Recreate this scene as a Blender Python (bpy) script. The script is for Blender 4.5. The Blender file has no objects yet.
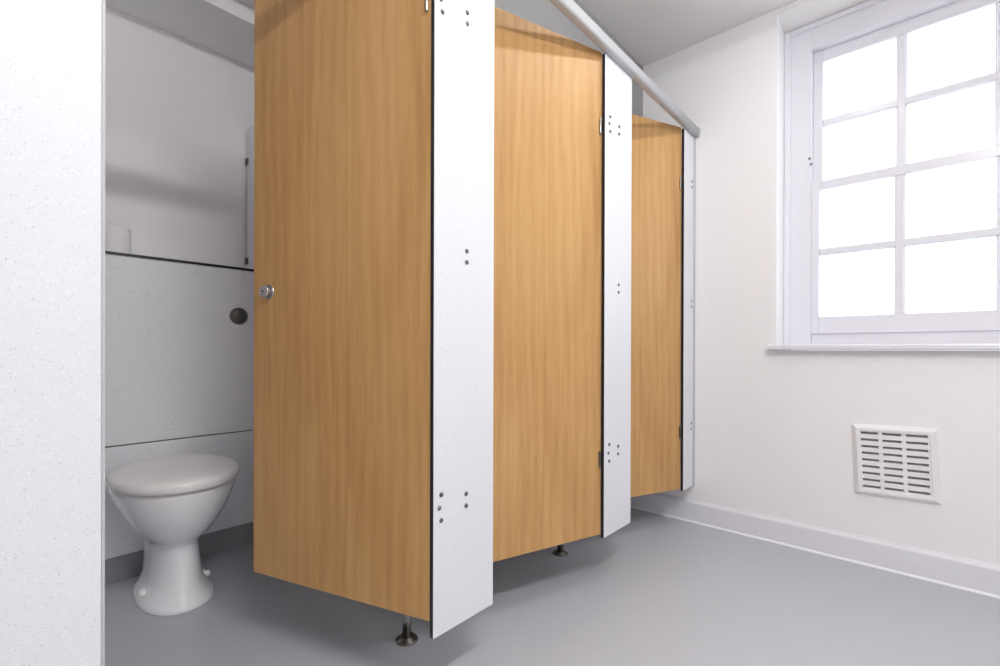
import bpy, bmesh, math
from mathutils import Matrix, Vector

scene = bpy.context.scene
COL = scene.collection
PI = math.pi

# ---------------------------------------------------------------- materials
def srgb(r, g, b):
    f = lambda c: (c / 12.92) if c <= 0.04045 else ((c + 0.055) / 1.055) ** 2.4
    return (f(r / 255), f(g / 255), f(b / 255), 1.0)

def new_mat(name):
    m = bpy.data.materials.new(name)
    m.use_nodes = True
    nt = m.node_tree
    return m, nt, nt.nodes['Principled BSDF']

def plain(name, col, rough=.5, metal=0.0, coat=0.0, bump=0.0, bscale=200.0, spec=.5):
    m, nt, p = new_mat(name)
    p.inputs['Base Color'].default_value = col
    p.inputs['Roughness'].default_value = rough
    p.inputs['Metallic'].default_value = metal
    p.inputs['Coat Weight'].default_value = coat
    p.inputs['Coat Roughness'].default_value = .06
    p.inputs['Specular IOR Level'].default_value = spec
    tc = nt.nodes.new('ShaderNodeTexCoord')
    no = nt.nodes.new('ShaderNodeTexNoise')
    no.inputs['Scale'].default_value = bscale
    no.inputs['Detail'].default_value = 3
    nt.links.new(tc.outputs['Object'], no.inputs['Vector'])
    # slight natural variation of tone
    mx = nt.nodes.new('ShaderNodeMix'); mx.data_type = 'RGBA'
    mx.inputs[6].default_value = [c * .975 for c in col[:3]] + [1]
    mx.inputs[7].default_value = [min(1, c * 1.02) for c in col[:3]] + [1]
    nt.links.new(no.outputs['Fac'], mx.inputs[0])
    nt.links.new(mx.outputs[2], p.inputs['Base Color'])
    if bump > 0:
        b = nt.nodes.new('ShaderNodeBump')
        b.inputs['Strength'].default_value = bump
        b.inputs['Distance'].default_value = .002
        nt.links.new(no.outputs['Fac'], b.inputs['Height'])
        nt.links.new(b.outputs['Normal'], p.inputs['Normal'])
    return m

def speckled(name, base, dark, light, rough, scale=170.0, thresh=.30, coat=0.0, bump=0.0):
    """pale stone-speckle laminate / flecked vinyl"""
    m, nt, p = new_mat(name)
    N, L = nt.nodes, nt.links
    tc = N.new('ShaderNodeTexCoord')
    def flecks(sc, th, seed):
        mp = N.new('ShaderNodeMapping'); mp.inputs['Location'].default_value = (seed, seed * 1.7, seed * .6)
        L.new(tc.outputs['Object'], mp.inputs['Vector'])
        v = N.new('ShaderNodeTexVoronoi'); v.inputs['Scale'].default_value = sc
        L.new(mp.outputs['Vector'], v.inputs['Vector'])
        sx = N.new('ShaderNodeSeparateColor'); L.new(v.outputs['Color'], sx.inputs['Color'])
        # only some cells carry a fleck, of a random size
        pick = N.new('ShaderNodeMath'); pick.operation = 'GREATER_THAN'; pick.inputs[1].default_value = 1 - th
        L.new(sx.outputs['Red'], pick.inputs[0])
        sz = N.new('ShaderNodeMath'); sz.operation = 'MULTIPLY'; sz.inputs[1].default_value = .5
        L.new(sx.outputs['Green'], sz.inputs[0])
        ls = N.new('ShaderNodeMath'); ls.operation = 'LESS_THAN'
        L.new(v.outputs['Distance'], ls.inputs[0]); L.new(sz.outputs[0], ls.inputs[1])
        mu = N.new('ShaderNodeMath'); mu.operation = 'MULTIPLY'
        L.new(pick.outputs[0], mu.inputs[0]); L.new(ls.outputs[0], mu.inputs[1])
        return mu.outputs[0]
    def mix(fac, a, b):
        mx = N.new('ShaderNodeMix'); mx.data_type = 'RGBA'
        L.new(fac, mx.inputs[0])
        if isinstance(a, tuple): mx.inputs[6].default_value = a
        else: L.new(a, mx.inputs[6])
        if isinstance(b, tuple): mx.inputs[7].default_value = b
        else: L.new(b, mx.inputs[7])
        return mx.outputs[2]
    no = N.new('ShaderNodeTexNoise'); no.inputs['Scale'].default_value = scale * .35; no.inputs['Detail'].default_value = 4
    L.new(tc.outputs['Object'], no.inputs['Vector'])
    soft = tuple(a * .94 for a in base[:3]) + (1,)
    c = mix(no.outputs['Fac'], soft, base)
    c = mix(flecks(scale, thresh, 3.1), c, light)
    mid = tuple((a * .55 + b * .45) for a, b in zip(base[:3], dark[:3])) + (1,)
    c = mix(flecks(scale * 1.3, thresh * .8, 7.7), c, mid)
    c = mix(flecks(scale * .8, thresh * .22, 13.3), c, dark)
    L.new(c, p.inputs['Base Color'])
    p.inputs['Roughness'].default_value = rough
    p.inputs['Coat Weight'].default_value = coat
    if bump > 0:
        n2 = N.new('ShaderNodeTexNoise'); n2.inputs['Scale'].default_value = 260; n2.inputs['Detail'].default_value = 4
        L.new(tc.outputs['Object'], n2.inputs['Vector'])
        b = N.new('ShaderNodeBump'); b.inputs['Strength'].default_value = bump; b.inputs['Distance'].default_value = .001
        L.new(n2.outputs['Fac'], b.inputs['Height']); L.new(b.outputs['Normal'], p.inputs['Normal'])
    return m

def oak(name):
    m, nt, p = new_mat(name)
    N, L = nt.nodes, nt.links
    tc = N.new('ShaderNodeTexCoord')
    def ns(sx, sy, sz, scale, detail, dist=0.0, seed=0.0):
        mp = N.new('ShaderNodeMapping'); mp.inputs['Scale'].default_value = (sx, sy, sz)
        mp.inputs['Location'].default_value = (seed, seed * .3, seed * .7)
        L.new(tc.outputs['Object'], mp.inputs['Vector'])
        n = N.new('ShaderNodeTexNoise'); n.inputs['Scale'].default_value = scale
        n.inputs['Detail'].default_value = detail; n.inputs['Distortion'].default_value = dist
        L.new(mp.outputs['Vector'], n.inputs['Vector'])
        return n.outputs['Fac']
    broad = ns(1, 1, .22, 4.5, 3, .5)                   # wide veneer leaves
    grain = ns(1, 1, .05, 75, 5, .3, 2.0)              # fine long grain
    pores = ns(1, 1, .045, 330, 3, 0, 5.0)              # short pores
    # growth-ring figure
    mp = N.new('ShaderNodeMapping'); mp.inputs['Scale'].default_value = (1, 1, .09); mp.inputs['Location'].default_value = (.31, 0, .1)
    L.new(tc.outputs['Object'], mp.inputs['Vector'])
    w = N.new('ShaderNodeTexWave'); w.bands_direction = 'X'; w.inputs['Scale'].default_value = 7
    w.inputs['Distortion'].default_value = 9; w.inputs['Detail'].default_value = 2.5; w.inputs['Detail Scale'].default_value = 1.4
    L.new(mp.outputs['Vector'], w.inputs['Vector'])
    def ma(op, a, b):
        x = N.new('ShaderNodeMath'); x.operation = op
        for i, q in enumerate((a, b)):
            if isinstance(q, float): x.inputs[i].default_value = q
            else: L.new(q, x.inputs[i])
        return x.outputs[0]
    t = ma('ADD', ma('MULTIPLY', broad, .48), ma('MULTIPLY', w.outputs['Fac'], .07))
    t = ma('ADD', t, ma('MULTIPLY', grain, .26))
    t = ma('ADD', t, ma('MULTIPLY', pores, .15))
    cr = N.new('ShaderNodeValToRGB'); e = cr.color_ramp.elements
    e[0].position = .30; e[0].color = srgb(174, 129, 76)
    e[1].position = .66; e[1].color = srgb(210, 168, 114)
    k = e.new(.48); k.color = srgb(195, 151, 96)
    L.new(t, cr.inputs['Fac']); L.new(cr.outputs['Color'], p.inputs['Base Color'])
    p.inputs['Roughness'].default_value = .42
    p.inputs['Specular IOR Level'].default_value = .35
    b = N.new('ShaderNodeBump'); b.inputs['Strength'].default_value = .12; b.inputs['Distance'].default_value = .0006
    L.new(pores, b.inputs['Height']); L.new(b.outputs['Normal'], p.inputs['Normal'])
    return m

def frosted(name):
    m = bpy.data.materials.new(name); m.use_nodes = True
    nt = m.node_tree; N, L = nt.nodes, nt.links; N.clear()
    out = N.new('ShaderNodeOutputMaterial')
    tr = N.new('ShaderNodeBsdfTransparent'); tr.inputs['Color'].default_value = (.97, .98, .98, 1)
    tl = N.new('ShaderNodeBsdfTranslucent'); tl.inputs['Color'].default_value = (.95, .96, .97, 1)
    gl = N.new('ShaderNodeBsdfGlossy'); gl.inputs['Roughness'].default_value = .25; gl.inputs['Color'].default_value = (.9, .9, .9, 1)
    a = N.new('ShaderNodeMixShader'); a.inputs[0].default_value = .4
    b = N.new('ShaderNodeMixShader'); b.inputs[0].default_value = .05
    L.new(tr.outputs[0], a.inputs[1]); L.new(tl.outputs[0], a.inputs[2])
    L.new(a.outputs[0], b.inputs[1]); L.new(gl.outputs[0], b.inputs[2]); L.new(b.outputs[0], out.inputs['Surface'])
    return m

def glow(name, col, strength):
    m, nt, p = new_mat(name)
    p.inputs['Base Color'].default_value = (.9, .9, .9, 1)
    p.inputs['Emission Color'].default_value = col
    p.inputs['Emission Strength'].default_value = strength
    return m

M = dict(
    wall=plain('wall_paint', srgb(240, 239, 240), .6, bump=.12, bscale=90),
    ceiling=plain('ceiling_paint', srgb(234, 232, 230), .8, bump=.08, bscale=120),
    beam=plain('mid_grey', srgb(150, 150, 150), .7),  # one even grey for the beam, darker than the ceiling
    gloss=plain('gloss_white_paint', srgb(228, 227, 233), .28, bump=.05, bscale=60),
    laminate=speckled('speckled_white_laminate', srgb(226, 227, 231), srgb(196, 197, 204), srgb(231, 231, 235), .35, 300, .42),
    panel=speckled('lightened_speckled_laminate', srgb(240, 241, 244), srgb(206, 208, 214), srgb(246, 247, 249), .32, 240, .42),  # pilaster laminate again, its colour lightened to offset the dim cubicle light
    core=plain('black_laminate_core', srgb(22, 20, 22), .4),
    oak=oak('oak_laminate'),
    oak_edge=plain('oak_edge_band', srgb(204, 164, 112), .45),
    floor=speckled('flecked_grey_vinyl', srgb(186, 189, 195), srgb(174, 177, 183), srgb(196, 199, 205), .38, 300, .3, bump=.06),
    cove=plain('grey_vinyl_upstand', srgb(150, 150, 154), .4),
    ceramic=plain('white_ceramic', srgb(244, 244, 246), .12, coat=.6),
    seat=plain('white_seat_plastic', srgb(243, 241, 239), .22, coat=.2),
    shadow_rubber=plain('grey_rubber', srgb(90, 90, 92), .7),
    steel=plain('brushed_steel', srgb(170, 168, 165), .3, metal=1.0),
    dark_steel=plain('dull_steel', srgb(118, 116, 112), .38, metal=1.0),
    chrome=plain('polished_chrome', srgb(205, 203, 200), .12, metal=1.0),
    alu=plain('satin_aluminium', srgb(190, 190, 192), .5, metal=.0),
    vent=plain('white_vent_plastic', srgb(236, 235, 236), .4),
    void=plain('duct_lining', srgb(160, 158, 158), .9),
    sealant=plain('white_sealant', srgb(240, 240, 242), .4),
    paper=plain('toilet_paper', srgb(246, 245, 243), .9, bump=.3, bscale=500),
    card=plain('card_core', srgb(170, 140, 105), .9),
    glass=frosted('frosted_glass'),
    lamp_body=plain('lamp_white_enamel', srgb(235, 235, 235), .4),
    tube=glow('lit_diffuser', (1.0, .99, .985, 1), 30.0),
    tube_far=glow('lit_diffuser_bright', (1.0, .99, .985, 1), 148.0),
)

# ---------------------------------------------------------------- mesh helpers
def bm_box(bm, x0, x1, y0, y1, z0, z1, mi=0, bev=0.0, seg=2):
    vs = [bm.verts.new(p) for p in ((x0, y0, z0), (x1, y0, z0), (x1, y1, z0), (x0, y1, z0),
                                    (x0, y0, z1), (x1, y0, z1), (x1, y1, z1), (x0, y1, z1))]
    fs = [bm.faces.new([vs[i] for i in q]) for q in
          ((0, 3, 2, 1), (4, 5, 6, 7), (0, 1, 5, 4), (1, 2, 6, 5), (2, 3, 7, 6), (3, 0, 4, 7))]
    for f in fs: f.material_index = mi
    if bev > 0:
        es = list({e for f in fs for e in f.edges})
        r = bmesh.ops.bevel(bm, geom=es, offset=bev, segments=seg, profile=.5, affect='EDGES')
        for f in r['faces']: f.material_index = mi
    return fs

def bm_cyl(bm, c, axis, r, length, seg=32, mi=0, r2=None, bev=0.0):
    """cylinder from point c along axis"""
    a = Vector(axis).normalized()
    rot = Vector((0, 0, 1)).rotation_difference(a).to_matrix().to_4x4()
    m = Matrix.Translation(Vector(c) + a * length / 2) @ rot
    n0 = len(bm.faces)
    before = set(bm.faces)
    res = bmesh.ops.create_cone(bm, cap_ends=True, cap_tris=False, segments=seg, radius1=r, radius2=r if r2 is None else r2, depth=length, matrix=m)
    new = [f for f in bm.faces if f not in before]
    for f in new: f.material_index = mi; f.smooth = len(f.verts) == 4
    if bev > 0:
        caps = [f for f in new if len(f.verts) > 4]
        es = list({e for f in caps for e in f.edges})
        r_ = bmesh.ops.bevel(bm, geom=es, offset=bev, segments=3, profile=.5, affect='EDGES')
        for f in r_['faces']: f.material_index = mi; f.smooth = True

def lathe(bm, prof, c=(0, 0, 0), axis=(0, 0, 1), seg=40, mi=0):
    """revolve (radius, height) profile about axis through c"""
    a = Vector(axis).normalized()
    m = Matrix.Translation(Vector(c)) @ Vector((0, 0, 1)).rotation_difference(a).to_matrix().to_4x4()
    rings = []
    for r, h in prof:
        if r < 1e-6: rings.append([bm.verts.new(m @ Vector((0, 0, h)))])
        else: rings.append([bm.verts.new(m @ Vector((r * math.cos(2 * PI * i / seg), r * math.sin(2 * PI * i / seg), h))) for i in range(seg)])
    for A, B in zip(rings, rings[1:]):
        for i in range(seg):
            j = (i + 1) % seg
            if len(A) == 1 and len(B) == 1: continue
            if len(A) == 1: f = bm.faces.new((A[0], B[i], B[j]))
            elif len(B) == 1: f = bm.faces.new((A[i], A[j], B[0]))
            else: f = bm.faces.new((A[i], A[j], B[j], B[i]))
            f.smooth = True; f.material_index = mi

def loft(bm, rings, cap0=True, cap1=True, mi=0):
    R = [[bm.verts.new(p) for p in ring] for ring in rings]
    n = len(R[0])
    for A, B in zip(R, R[1:]):
        for i in range(n):
            j = (i + 1) % n
            f = bm.faces.new((A[i], A[j], B[j], B[i])); f.smooth = True; f.material_index = mi
    if cap0: f = bm.faces.new(list(reversed(R[0]))); f.material_index = mi
    if cap1: f = bm.faces.new(R[-1]); f.material_index = mi; f.smooth = True

def obj(name, bm, mats, parent=None, loc=(0, 0, 0), rotz=0.0, normals=True):
    if normals: bmesh.ops.recalc_face_normals(bm, faces=bm.faces)
    me = bpy.data.meshes.new(name)
    bm.to_mesh(me); bm.free()
    for m in (mats if isinstance(mats, (list, tuple)) else [mats]): me.materials.append(m)
    o = bpy.data.objects.new(name, me); COL.objects.link(o)
    if parent: o.parent = parent
    o.location = loc; o.rotation_euler = (0, 0, rotz)
    return o

def boxes(name, lst, mats, parent=None, bev=0.0, **k):
    bm = bmesh.new()
    for b in lst:
        bm_box(bm, *b[:6], mi=b[6] if len(b) > 6 else 0, bev=bev)
    return obj(name, bm, mats, parent, **k)

def empty(name, loc=(0, 0, 0), rotz=0.0):
    o = bpy.data.objects.new(name, None); COL.objects.link(o)
    o.empty_display_size = .1
    o.location = loc; o.rotation_euler = (0, 0, rotz)
    return o

def tag(o, label=None, cat=None, group=None, kind=None):
    if label: o['label'] = label
    if cat: o['category'] = cat
    if group: o['group'] = group
    if kind: o['kind'] = kind
    return o

def struct(o, label, cat):
    return tag(o, label, cat, kind='structure')

def copy_tree(o, parent=None):
    c = o.copy(); COL.objects.link(c)
    if parent: c.parent = parent
    for ch in [q for q in bpy.data.objects if q.parent == o]:
        copy_tree(ch, c)
    return c

# ---------------------------------------------------------------- dimensions (metres)
XW = 1.771            # window wall face
XL = -2.45            # far left wall
YB = 1.53             # back wall face
YF = -2.60            # wall behind the camera
H = 2.516             # ceiling
YP = 1.42             # duct panel face
Z0, Z1 = .193, 2.02   # pilaster bottom / top
W = .2164             # pilaster width
TH = .015             # compact laminate thickness

# ---------------------------------------------------------------- room shell
struct(boxes('floor', [(XL, XW, YF, YB, -.12, 0)], M['floor']), 'flecked grey vinyl floor of the washroom', 'floor')
struct(boxes('ceiling', [(XL - .3, XW + .35, YF - .2, YB + .2, H, H + .12)], M['ceiling']), 'flat pale grey ceiling above the cubicle doors', 'ceiling')
struct(boxes('wall_back', [(XL - .3, XW, YB, YB + .2, -.12, H)], M['wall']), 'white wall behind the toilet above the ledge', 'wall')
struct(boxes('wall_left', [(XL - .3, XL, YF, YB, -.12, H)], M['wall']), 'white wall left of the camera', 'wall')
struct(boxes('wall_front', [(XL - .3, XW, YF - .2, YF, -.12, H)], M['wall']), 'white wall behind the camera', 'wall')
RY0, RY1, RZ0, RZ1 = -1.560, -.376, .905, 2.485     # window recess
XO = XW + .35
wr = struct(boxes('wall_right', [
    (XW, XO, RY1, YB + .2, -.12, H), (XW, XO, YF - .2, RY0, -.12, H),
    (XW, XO, RY0, RY1, -.12, RZ0), (XW, XO, RY0, RY1, RZ1, H)], [M['wall'], M['ceiling']]),
    'white painted wall with the sash window and the air vent', 'wall')
for p in wr.data.polygons:          # greyer ceiling paint on the recess underside stands in for its shade
    if p.normal.z < -.9 and abs(p.center.z - RZ1) < .01: p.material_index = 1
struct(boxes('trim_1', [(XL, XW, .98, YB, 2.338, H)], M['ceiling']), 'lowered ceiling section above the cubicles', 'ceiling')
struct(boxes('trim_2', [(XL, XW, 1.208, YB, 2.272, 2.338)], M['wall'], bev=.002), 'pale boxed step of the ceiling above the toilet', 'bulkhead')

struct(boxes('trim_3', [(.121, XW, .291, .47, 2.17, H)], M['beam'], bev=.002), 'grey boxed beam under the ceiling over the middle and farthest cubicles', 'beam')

# skirting on the window wall: flat board with chamfered top, white bead at the foot
def skirting(name, x0, x1, y0, y1, nx, ny, label):
    """runs from (x0,y0) to (x1,y1); (nx,ny) points into the room"""
    prof = [(0, 0), (.016, 0), (.016, .098), (.013, .104), (.007, .108), (.004, .114), (0, .114)]
    bm = bmesh.new()
    A = [bm.verts.new((x0 + nx * t, y0 + ny * t, z)) for t, z in prof]
    B = [bm.verts.new((x1 + nx * t, y1 + ny * t, z)) for t, z in prof]
    n = len(prof)
    for i in range(n):
        j = (i + 1) % n
        bm.faces.new((A[i], A[j], B[j], B[i]))
    bm.faces.new(A); bm.faces.new(list(reversed(B)))
    o = obj(name, bm, M['gloss'])
    struct(o, label, 'skirting board')
    bm = bmesh.new()
    q = [(.016, 0), (.024, 0), (.0225, .004), (.019, .007), (.016, .008)]
    A = [bm.verts.new((x0 + nx * t, y0 + ny * t, z)) for t, z in q]
    B = [bm.verts.new((x1 + nx * t, y1 + ny * t, z)) for t, z in q]
    for i in range(5):
        j = (i + 1) % 5
        bm.faces.new((A[i], A[j], B[j], B[i]))
    bm.faces.new(A); bm.faces.new(list(reversed(B)))
    obj('sealant_bead', bm, M['sealant'], o)
skirting('baseboard_right', XW, XW, YF, YP, -1, 0, 'white skirting board along the foot of the window wall')
skirting('baseboard_left', XL, XL, YF, YP, 1, 0, 'white skirting board along the left wall')
skirting('baseboard_front', XL, XW, YF, YF, 0, 1, 'white skirting board behind the camera')

# ---------------------------------------------------------------- window
XC = 1.947
def sash(win, name, xf, ys, ye, cols, rows, z_lo, z_hi, rail_lo, rail_hi):
    """cols: y edges of panes, rows: z edges of panes (lists of pairs)"""
    s = empty(name); s.parent = win
    bm = bmesh.new()
    d = .034
    bm_box(bm, xf, xf + d, cols[0][0], ys, z_lo, z_hi, bev=.003)
    bm_box(bm, xf, xf + d, ye, cols[-1][1], z_lo, z_hi, bev=.003)
    bm_box(bm, xf, xf + d, cols[-1][1], cols[0][0], z_lo, rail_lo, bev=.003)
    bm_box(bm, xf, xf + d, cols[-1][1], cols[0][0], rail_hi, z_hi, bev=.003)
    obj('sash_frame', bm, M['gloss'], s)
    bm = bmesh.new()
    for a, b in zip(cols, cols[1:]):
        bm_box(bm, xf + .002, xf + d - .003, b[0] + .002, a[1] - .002, rail_lo, rail_hi, bev=.004)
        bm_box(bm, xf + .010, xf + d - .005, b[0] - .003, a[1] + .003, rail_lo, rail_hi, bev=.002)
    for a, b in zip(rows, rows[1:]):
        zc0, zc1 = a[1], b[0]
        bm_box(bm, xf + .003, xf + d - .003, cols[-1][1], cols[0][0], zc0 + .001, zc1 - .001, bev=.004)
        bm_box(bm, xf + .010, xf + d - .005, cols[-1][1], cols[0][0], zc0 - .002, zc1 + .002, bev=.002)
    obj('glazing_bars', bm, M['gloss'], s)
    for c in cols:
        for r in rows:
            bm = bmesh.new()
            bm_box(bm, xf + .018, xf + .022, c[1] - .003, c[0] + .003, r[0] - .003, r[1] + .003)
            obj('pane', bm, M['glass'], s)
    return s

def sash_window(name, label, y0, y1, n, sill_out=.03):
    win = empty(name, (0, 0, 0))
    struct(win, label, 'window')
    ya, yb = y1 - .113, y0 + .113          # inner faces of the casing
    bm = bmesh.new(); zi = 2.362
    bm_box(bm, XC, XC + .13, ya, y1, .925, RZ1, bev=.002)
    bm_box(bm, XC, XC + .13, y0, yb, .925, RZ1, bev=.002)
    bm_box(bm, XC, XC + .13, yb, ya, zi, RZ1, bev=.002)
    bm_box(bm, XC + .012, XC + .13, yb, ya, .925, .985, bev=.002)
    obj('window_casing', bm, M['gloss'], win)
    bm = bmesh.new(); b0 = .026
    bm_box(bm, XC - .014, XC + .004, y1 - b0, y1, .929, RZ1 - .002, bev=.004)
    bm_box(bm, XC - .014, XC + .004, y0, y0 + b0, .929, RZ1 - .002, bev=.004)
    bm_box(bm, XC - .014, XC + .004, y0 + b0, y1 - b0, RZ1 - b0, RZ1 - .002, bev=.004)
    obj('casing_bead', bm, M['gloss'], win)
    bm = bmesh.new()
    bm_box(bm, 1.728, XW, y0 - sill_out, y1 + sill_out, .906, .930, bev=.006, seg=3)
    bm_box(bm, XW - .012, XC + .02, y0 + .001, y1 - .001, .906, .930)
    obj('window_sill', bm, M['gloss'], win)
    bar = .031
    def cols(first, last):
        pw = (first - last - bar * (n - 1)) / n
        return [(first - k * (pw + bar), first - k * (pw + bar) - pw) for k in range(n)]
    sash(win, 'upper_sash', 1.988, ya, yb, cols(y1 - .152, y0 + .152), [(1.727, 1.995), (2.026, 2.304)], 1.677, 2.364, 1.727, 2.304)
    sash(win, 'lower_sash', 1.950, ya, yb, cols(y1 - .144, y0 + .144), [(1.066, 1.362), (1.393, 1.674)], .984, 1.716, 1.066, 1.674)
    for z in (1.835, 1.806):
        bm = bmesh.new(); bm_cyl(bm, (XC + .001, ya + .008 - (1.835 - z) * .2, z), (-1, 0, 0), .0055, .006, seg=16, bev=.001)
        obj('sash_stud', bm, M['dark_steel'], win)
sash_window('window_1', 'white painted small-paned sash window in the right-hand wall', RY0, RY1, 3)

# ---------------------------------------------------------------- air vent
vent = empty('air_vent', (XW, -.805, .446))
tag(vent, 'white plastic louvred air vent low on the window wall', 'air vent')
VW, VH, VT = .270, .296, .020
tilt = math.radians(2.2)
# built in local axes: u = towards -Y (right in the picture), v = up, n = towards the room (-X)
def vb(bm, u0, u1, v0, v1, n0, n1, bev=0.0, lean=0.0):
    """box in the vent plane; lean shears the box outward at its foot"""
    pts = []
    for n in (n0, n1):
        for (u, v) in ((u0, v0), (u1, v0), (u1, v1), (u0, v1)):
            vv = v - lean * (n - n0)
            pts.append((u, vv, n))
    vs = []
    for u, v, n in pts:
        uu = u * math.cos(tilt) - v * math.sin(tilt); v2 = u * math.sin(tilt) + v * math.cos(tilt)
        vs.append(bm.verts.new((-n, -uu, v2)))
    fs = [bm.faces.new([vs[i] for i in q]) for q in ((0, 3, 2, 1), (4, 5, 6, 7), (0, 1, 5, 4), (1, 2, 6, 5), (2, 3, 7, 6), (3, 0, 4, 7))]
    if bev: bmesh.ops.bevel(bm, geom=list({e for f in fs for e in f.edges}), offset=bev, segments=2, profile=.5, affect='EDGES')
bm = bmesh.new()   # bevelled surround as a loft of four rectangles
rects = [(VW / 2, VH / 2, 0), (VW / 2, VH / 2, .006), (VW / 2 - .014, VH / 2 - .014, VT), (VW / 2 - .024, VH / 2 - .024, VT), (VW / 2 - .026, VH / 2 - .026, VT - .004)]
rings = []
for a, b, n in rects:
    ring = []
    for (u, v) in ((-a, -b), (a, -b), (a, b), (-a, b)):
        uu = u * math.cos(tilt) - v * math.sin(tilt); v2 = u * math.sin(tilt) + v * math.cos(tilt)
        ring.append((-n, -uu, v2))
    rings.append(ring)
loft(bm, rings, cap0=False, cap1=False)
for f in bm.faces: f.smooth = False
obj('vent_frame', bm, M['vent'], vent)
bm = bmesh.new(); vb(bm, -VW / 2 + .02, VW / 2 - .02, -VH / 2 + .02, VH / 2 - .02, .0005, .002)
obj('duct_opening', bm, M['void'], vent)
bm = bmesh.new()
cols3 = [(-.1055, -.0486), (-.035, .0245), (.038, .103)]
n0, n1 = .008, VT - .004
A, B = VW / 2 - .026, VH / 2 - .026
vb(bm, -A - .001, cols3[0][0], -B, B, n0, n1)
vb(bm, cols3[0][1], cols3[1][0], -B, B, n0, n1)
vb(bm, cols3[1][1], cols3[2][0], -B, B, n0, n1)
vb(bm, cols3[2][1], A + .001, -B, B, n0, n1)
top, bot, ns_ = .119, -.1145, 8
for c0, c1 in cols3:
    vb(bm, c0, c1, top, B, n0, n1); vb(bm, c0, c1, -B, bot, n0, n1)
obj('vent_grille', bm, M['vent'], vent)
for c0, c1 in cols3:
    for i in range(ns_):
        v1 = .1095 - i * .028
        bm = bmesh.new(); vb(bm, c0, c1, v1 - .0170, v1, n0, n1 - .001, lean=.2)
        obj('louvre', bm, M['vent'], vent)

# ---------------------------------------------------------------- cubicle pilasters
def panel_bm(x0, x1, y0, y1, z0, z1, ch=.0012, lam=.0013):
    """compact laminate board: black core, laminate on the two large faces (normal along y)"""
    bm = bmesh.new()
    bm_box(bm, x0, x1, y0 + lam, y1 - lam, z0, z1, mi=1)
    def sheet(ya, yb):      # ya outer, yb inner
        o_ = [(x0 + ch, ya, z0 + ch), (x1 - ch, ya, z0 + ch), (x1 - ch, ya, z1 - ch), (x0 + ch, ya, z1 - ch)]
        i_ = [(x0, yb, z0), (x1, yb, z0), (x1, yb, z1), (x0, yb, z1)]
        A = [bm.verts.new(p) for p in o_]; B = [bm.verts.new(p) for p in i_]
        bm.faces.new(A)
        for k in range(4):
            j = (k + 1) % 4
            bm.faces.new((A[k], A[j], B[j], B[k]))
    sheet(y0, y0 + lam); sheet(y1, y1 - lam)
    return bm

BZ_L = (.478, .510, .542, 1.737, 1.765, 1.793)
BZ_C = (.494, .525, 1.130, 1.159, 1.752, 1.781)
bolt_bm = bmesh.new()
lathe(bolt_bm, [(.0, .0035), (.0018, .0035), (.0022, .0028), (.0048, .0030), (.0058, .0018), (.0060, 0)], axis=(0, -1, 0), seg=24)
bolt_proto = obj('bolt_head', bolt_bm, M['dark_steel'])
BOLT_MESH = bolt_proto.data
bpy.data.objects.remove(bolt_proto)

def pilaster(x, w, label, xl, xc, wall_channel=False, group='speckled white cubicle pilasters'):
    t = empty('cubicle_pilaster', (x, 0, 0))
    tag(t, label, 'pilaster', group)
    obj('pilaster_board', panel_bm(0, w, 0, TH, Z0, Z1), [M['laminate'], M['core']], t)
    for (xx, zz) in [(xl - (.006 if z in (.510, 1.765) else 0), z) for z in BZ_L if xl is not None] + [(xc, z) for z in BZ_C]:
        b = bpy.data.objects.new('bolt', BOLT_MESH); COL.objects.link(b); b.parent = t; b.location = (xx, 0, zz)
    if wall_channel:
        boxes('wall_channel', [(w - .022, w - .0005, -.004, TH + .006, Z0, Z1 - .001)], M['alu'], t, bev=.001)
    return t
X1, X2, X3 = .0035, .8298, 1.6214
XA = -.6155
p0 = pilaster(XA - .24, .24, 'speckled white pilaster panel filling the left edge of the photo', None, .132)
boxes('closing_strip', [(.2402, .2446, .0035, .0135, Z0 + .005, Z1 - .005)], M['alu'], p0, bev=.0008)
pilaster(X1, W - .0025, 'widest-looking speckled white pilaster, between the open door and the middle door', .024, .109)
pilaster(X2, W, 'speckled white pilaster between the middle door and the farthest door', .036, .107)
pilaster(X3, XW - X3, 'narrow speckled white end pilaster fixed against the window wall', None, .105, True)

# ---------------------------------------------------------------- partitions with their feet
def partition(x, label):
    t = empty('cubicle_partition', (x, TH, 0))
    tag(t, label, 'partition', 'partitions between the cubicles')
    bm = panel_bm(0, 1.50, -TH / 2, TH / 2, Z0, 1.957)
    bmesh.ops.rotate(bm, verts=bm.verts, cent=(0, 0, 0), matrix=Matrix.Rotation(PI / 2, 3, 'Z'))
    obj('partition_board', bm, [M['laminate'], M['core']], t)
    for z in (.52, 1.145, 1.77):         # angle brackets to the pilaster, and to the back wall
        bm = bmesh.new()
        bm_box(bm, -.028, -.0076, 0, .003, z - .03, z + .03, bev=.0008); bm_box(bm, -.0106, -.0076, 0, .030, z - .03, z + .03, bev=.0008)
        obj('bracket', bm, M['steel'], t)
    for z in (1.325, 1.80):
        bm = bmesh.new()
        bm_box(bm, -.016, -.0076, 1.499, 1.502, z - .016, z + .016, bev=.0008); bm_box(bm, -.0106, -.0076, 1.48, 1.502, z - .016, z + .016, bev=.0008)
        obj('wall_bracket', bm, M['dark_steel'], t)
    ft = empty('foot'); ft.parent = t; ft.location = (.035, .285, 0)
    bm = bmesh.new(); bm_cyl(bm, (0, 0, .006), (0, 0, 1), .0145, Z0 - .006, seg=32)
    obj('foot_leg', bm, M['chrome'], ft)
    bm = bmesh.new(); lathe(bm, [(.0, .012), (.016, .012), (.020, .010), (.022, .007), (.032, .005), (.034, .002), (.034, 0)], seg=40)
    obj('foot_flange', bm, M['dark_steel'], ft)
    return t
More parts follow.
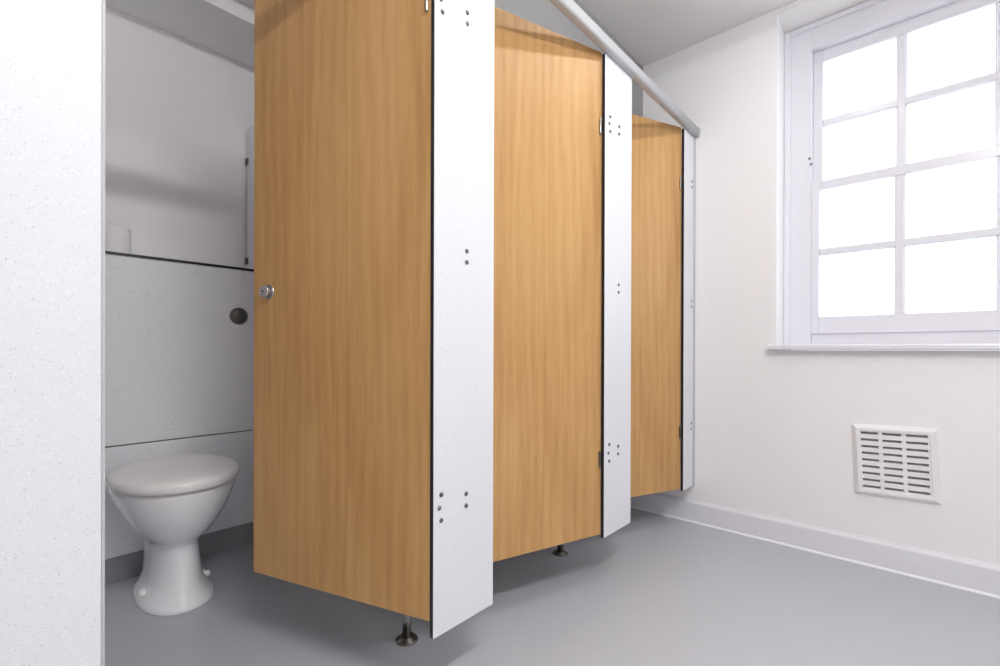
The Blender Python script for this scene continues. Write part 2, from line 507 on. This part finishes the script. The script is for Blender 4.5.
partition(XA - .108, 'cubicle partition behind the left edge pilaster')
partition(.112, 'cubicle partition right of the toilet, standing on the nearer steel foot')
partition(.942, 'cubicle partition between middle and farthest doors, on the farther steel foot')

# ---------------------------------------------------------------- headrail
def rounded_ring(x, y0, y1, z0, z1, r, n=5):
    pts = []
    for (cy, cz, a0) in ((y0 + r, z0 + r, PI), (y1 - r, z0 + r, 1.5 * PI), (y1 - r, z1 - r, 0), (y0 + r, z1 - r, .5 * PI)):
        for k in range(n + 1):
            a = a0 + k * .5 * PI / n
            pts.append((x, cy + r * math.cos(a), cz + r * math.sin(a)))
    return pts
rail = empty('headrail', (0, 0, 0))
tag(rail, 'grey aluminium headrail running over the pilaster tops to the window wall', 'rail')
bm = bmesh.new(); loft(bm, [rounded_ring(x, -.024, .009, Z1 + .0005, Z1 + .047, .010) for x in (-2.0, XW - .012)])
obj('rail_bar', bm, M['alu'], rail)
bm = bmesh.new(); loft(bm, [rounded_ring(x, -.027, .012, Z1 - .003, Z1 + .050, .012) for x in (XW - .014, XW - .0005)])
obj('rail_end_cap', bm, M['alu'], rail)

# ---------------------------------------------------------------- doors
def door(x, w, deg, z0, z1, label, knob=True, hinge_y=.0165, hz=(.50, 1.765), back=False):
    t = empty('cubicle_door', (x, hinge_y, 0), -math.radians(deg))
    tag(t, label, 'door', 'oak cubicle doors')
    bm = bmesh.new()
    fs = bm_box(bm, -w, 0, 0, TH, z0, z1, mi=1)
    bmesh.ops.bevel(bm, geom=list(bm.edges), offset=.001, segments=1, affect='EDGES')
    for f in bm.faces: f.material_index = 0 if abs(f.normal.y) > .9 else 1
    bm.normal_update()
    for f in bm.faces: f.material_index = 0 if abs(f.normal.y) > .9 else 1
    obj('door_leaf', bm, [M['oak'], M['oak_edge']], t)
    # lock: rose, knob and coin slot on the outside, thumb turn inside
    k = empty('lock_knob'); k.parent = t; k.location = (-w + .062, 0, 1.071)
    bm = bmesh.new(); lathe(bm, [(0, .004), (.019, .004), (.0215, .003), (.023, 0)], axis=(0, -1, 0))
    obj('rose', bm, M['steel'], k)
    bm = bmesh.new(); lathe(bm, [(.0, .020), (.012, .020), (.0165, .0185), (.0180, .016), (.0180, .012), (.014, .008), (.0115, .004), (.0115, .002)], axis=(0, -1, 0))
    obj('knob', bm, M['chrome'], k)
    boxes('coin_slot', [(-.0075, .0075, -.0206, -.0195, -.0012, .0012)], M['core'], k)
    bm = bmesh.new(); lathe(bm, [(0, .006), (.021, .006), (.023, 0)], c=(0, TH, 0), axis=(0, 1, 0)); bm_box(bm, -.004, .004, TH + .005, TH + .028, -.017, .017, bev=.002)
    obj('thumb_turn', bm, M['steel'], k)
    for z in hz:
        bm = bmesh.new()
        bm_cyl(bm, (-.010 if z > 1 else -.009, (-.0042 if not back or z > 1 else TH + .0045), z - .030), (0, 0, 1), .0040, .060, seg=20, bev=.001)
        obj('hinge', bm, M['steel'] if z > 1 else M['dark_steel'], t)
    return t
door(X1 + .0015, .624, 71.8, .230, 2.036, 'wide open oak laminate cubicle door beside the toilet, with round chrome knob', back=True)
door(X2 + .003, .604, 17.8, .203, 2.030, 'middle oak laminate cubicle door, slightly ajar between two pilasters', hz=(.49, 1.745))
door(X3 + .003, .560, 23.0, .200, 2.030, 'farthest oak laminate cubicle door, ajar next to the window wall', hz=(.49, 1.745))

# ---------------------------------------------------------------- duct panels behind the toilets
bays = [(XA - .108 + TH / 2, .112 - TH / 2), (.112 + TH / 2, .942 - TH / 2), (.942 + TH / 2, XW)]
words = ['behind the white toilet', 'in the middle cubicle', 'in the farthest cubicle']
for (a, b), wd in zip(bays, words):
    t = empty('splashback', ((a + b) / 2, YP, 0))
    tag(t, 'tall pale speckled duct panel with flush button ' + wd, 'panel', 'duct panels in the cubicles')
    hw = (b - a) / 2 - .001
    obj('panel_board', panel_bm(-hw, hw, 0, TH, .5285, 1.262), [M['panel'], M['core']], t)
    fb = empty('flush_button'); fb.parent = t; fb.location = (.038 - (a + b) / 2 if wd.startswith('behind') else hw - .07, 0, 1.053)
    bm = bmesh.new(); lathe(bm, [(.030, .005), (.034, .006), (.0375, .004), (.0385, 0)], axis=(0, -1, 0)); obj('button_ring', bm, M['dark_steel'], fb)
    bm = bmesh.new(); lathe(bm, [(0, .0035), (.029, .0045), (.030, .001)], axis=(0, -1, 0)); obj('push_plate', bm, M['dark_steel'], fb)
    t = obj('access_panel', panel_bm(-hw, hw, 0, TH, .0975, .5245), [M['panel'], M['core']], None, ((a + b) / 2, YP, 0))
    tag(t, 'low pale speckled access panel below the seam ' + wd, 'panel', 'access panels in the cubicles')
    t = boxes('duct_plinth', [(-hw, hw, .002, TH, 0, .0955)], M['cove'], None, bev=.001, loc=((a + b) / 2, YP, 0))
    tag(t, 'plain grey plinth strip at floor level ' + wd, 'plinth', 'plinths in the cubicles')
    bm = bmesh.new()
    bm_box(bm, -hw, hw, -.004, .109, .0005, .0115, mi=1)
    bm_box(bm, -hw, hw, -.003, .109, .0115, .0130, mi=0)
    bm_box(bm, -hw, hw, -.003, .109, -.0008, .0005, mi=0)
    t = obj('ledge', bm, [M['panel'], M['core']], None, ((a + b) / 2, YP, 1.263))
    tag(t, 'narrow ledge with thin black edge ' + wd, 'ledge', 'ledges in the cubicles')

# ---------------------------------------------------------------- toilet
TX = -.263
toilet = empty('toilet', (TX, YP, 0))
tag(toilet, 'white ceramic back-to-wall toilet with closed lid in the open cubicle', 'toilet')
def egg(w, yf, yb, z, n=64, pf=2.0, pb=2.6, yc=None):
    """ring: front (towards -y) rounder, back squarer"""
    if yc is None: yc = yf + w * 1.12
    pts = []
    for i in range(n):
        a = 2 * PI * i / n
        c, s = math.cos(a), math.sin(a)
        p = pf if s < 0 else pb
        x = w * math.copysign(abs(c) ** (2 / p), c)
        y = (yc - yf if s < 0 else yb - yc) * math.copysign(abs(s) ** (2 / p), s) + yc
        pts.append((x, y, z))
    return pts
secs = [  # z, half width, front, back
    (.0, .113, -.444, -.075), (.006, .1160, -.448, -.070), (.022, .109, -.442, -.070), (.045, .092, -.420, -.07), (.075, .080, -.408, -.07),
    (.12, .0760, -.399, -.06), (.17, .0720, -.392, -.055), (.190, .0720, -.389, -.05), (.212, .075, -.391, -.045), (.226, .089, -.402, -.04), (.240, .103, -.420, -.035),
    (.258, .115, -.440, -.03), (.282, .131, -.459, -.025), (.312, .148, -.477, -.02), (.343, .163, -.491, -.015), (.375, .175, -.502, -.01), (.405, .184, -.510, -.004), (.420, .186, -.513, -.002), (.425, .184, -.510, -.004), (.427, .176, -.502, -.01)]
bm = bmesh.new()
rings = []
for z, w, f, b in secs:
    k = min(1, max(0, (z - .18) / .2))
    yc = f + (b - f) * (.50 - .02 * k)
    rings.append(egg(w, f, b, z, pf=2.15 - .1 * k, pb=3.2 - .6 * k, yc=yc))
# inner bowl
for z, w, f, b in [(.427, .130, -.470, -.12), (.41, .122, -.46, -.13), (.34, .105, -.43, -.16), (.27, .07, -.37, -.20), (.23, .04, -.32, -.22)]:
    rings.append(egg(w, f, b, z, yc=(f + b) / 2))
loft(bm, rings, cap0=True, cap1=True)
bowl = obj('toilet_bowl', bm, M['ceramic'], toilet)
# foot lobes with cover caps
for s in (-1, 1):
    bm = bmesh.new()
    lathe(bm, [(0, .050), (.011, .049), (.018, .043), (.022, .032), (.025, .012), (.030, 0)], c=(s * .088, -.25, 0), seg=32)
    obj('fixing_lobe', bm, M['ceramic'], toilet)
    bm = bmesh.new()
    lathe(bm, [(0, .020), (.006, .0195), (.010, .016), (.0115, .008), (.0115, 0)], c=(s * .092, -.27, .038), axis=(s, -.25, .35), seg=24)
    obj('screw_cap', bm, M['seat'], toilet)
# outlet pipe into the panel
bm = bmesh.new(); bm_cyl(bm, (0, -.09, .16), (0, 1, 0), .050, .088, seg=32); obj('outlet', bm, M['ceramic'], toilet)
# seat ring
def flat_ring(bm, zs, inner):
    out = []
    for (z, grow) in zs:
        out.append(egg(.183 + grow, -.520 - grow, -.045 + grow, z, pf=2.05, pb=2.5, yc=-.285))
    for (z, grow) in inner:
        out.append(egg(.115 + grow, -.455 - grow, -.13 + grow, z, yc=-.285))
    loft(bm, out, cap0=False, cap1=False)
bm = bmesh.new(); flat_ring(bm, [(0.4280, -.016), (0.4295, -.014), (0.4400, -.014), (0.4420, -.016)], [(0.4420, .0), (0.4280, 0), (0.4280, .02)])
obj('toilet_seat', bm, M['seat'], toilet)
# lid, gently domed
bm = bmesh.new()
L_ = [(0.4430, -.020), (0.4430, -.006), (0.4325, -.003), (0.4315, .001), (0.4345, .0045), (0.4430, .0065), (0.4530, .0065), (0.4610, .0035), (0.4665, -.004), (0.4700, -.018), (0.4725, -.04), (0.4740, -.07), (0.4750, -.10), (0.4755, -.14)]
loft(bm, [egg(.187 + g, -.526 - g, -.030 + g * .8, z, pf=2.05, pb=2.5, yc=-.285) for z, g in L_])
obj('toilet_lid', bm, M['seat'], toilet)
for s in (-1, 1):
    bm = bmesh.new()
    bm_cyl(bm, (s * .075 - .018, -.026, .452), (1, 0, 0), .011, .036, seg=24, bev=.002)
    bm_cyl(bm, (s * .075, -.026, .427), (0, 0, 1), .009, .026, seg=20)
    obj('seat_hinge', bm, M['seat'], toilet)

# ---------------------------------------------------------------- toilet roll on the ledge
roll = empty('toilet_roll', (-.392, YP + .058, 1.276))
tag(roll, 'white toilet roll standing on the ledge behind the toilet', 'toilet roll')
bm = bmesh.new(); lathe(bm, [(.021, .001), (.047, 0), (.0495, .003), (.050, .05), (.0495, .101), (.047, .104), (.021, .103)], seg=48)
obj('paper', bm, M['paper'], roll)
bm = bmesh.new(); lathe(bm, [(.0205, .0005), (.0205, .1035), (.0195, .1035), (.0195, .0005), (.0205, .0005)], seg=40)
obj('core_tube', bm, M['card'], roll)

# ---------------------------------------------------------------- lamps on the ceiling in front of the cubicles
def lamp(x, y, length, label, mat='tube', rot=0):
    t = empty('ceiling_light', (x, y, H), rot)
    tag(t, label, 'ceiling light', 'batten lights on the ceiling')
    boxes('lamp_housing', [(-length / 2, length / 2, -.05, .05, -.045, 0)], M['lamp_body'], t, bev=.004)
    bm = bmesh.new(); loft(bm, [[(xx, -.045 * math.cos(PI * k / 10), -.0455 - .032 * math.sin(PI * k / 10)) for k in range(11)] for xx in (-length / 2 + .01, length / 2 - .01)])
    obj('diffuser', bm, M[mat], t)
lamp(.85, -.64, .9, 'white batten light on the ceiling in front of the middle and farthest doors')
lamp(-.43, -1.38, .85, 'white batten light on the ceiling behind the camera', 'tube_far')

# ---------------------------------------------------------------- daylight
w = bpy.data.worlds.new('World'); scene.world = w
w.use_nodes = True
bg = w.node_tree.nodes['Background']
bg.inputs['Color'].default_value = (.90, .95, 1.0, 1)
bg.inputs['Strength'].default_value = 3.2

# ---------------------------------------------------------------- camera
f, cx, cy, yaw, pit, roll_ = 462.16, 499.98, 351.30, .7360, -.0019, .0028
F = Vector((math.cos(yaw), math.sin(yaw), 0)); R = Vector((math.sin(yaw), -math.cos(yaw), 0)); U = Vector((0, 0, 1))
F2 = F * math.cos(pit) + U * math.sin(pit); U2 = U * math.cos(pit) - F * math.sin(pit)
R3 = R * math.cos(roll_) + U2 * math.sin(roll_); U3 = U2 * math.cos(roll_) - R * math.sin(roll_)
cam = bpy.data.cameras.new('camera'); co = bpy.data.objects.new('camera', cam); COL.objects.link(co)
cam.sensor_width = 36; cam.sensor_fit = 'HORIZONTAL'; cam.lens = f * 36 / 1000
cam.shift_x = -(cx - 500) / 1000; cam.shift_y = (cy - 333) / 1000
cam.clip_start = .02
mw = Matrix((R3, U3, -F2)).transposed().to_4x4(); mw.translation = Vector((-.724, -.8761, .9))
co.matrix_world = mw
scene.camera = co

scene.view_settings.view_transform = 'Standard'
scene.view_settings.look = 'None'
scene.view_settings.gamma = 1
scene.view_settings.use_curve_mapping = False
scene.view_settings.exposure = -0.10
scene.cycles.use_denoising = True
scene.cycles.max_bounces = 12
scene.cycles.diffuse_bounces = 8
scene.cycles.sample_clamp_indirect = 8
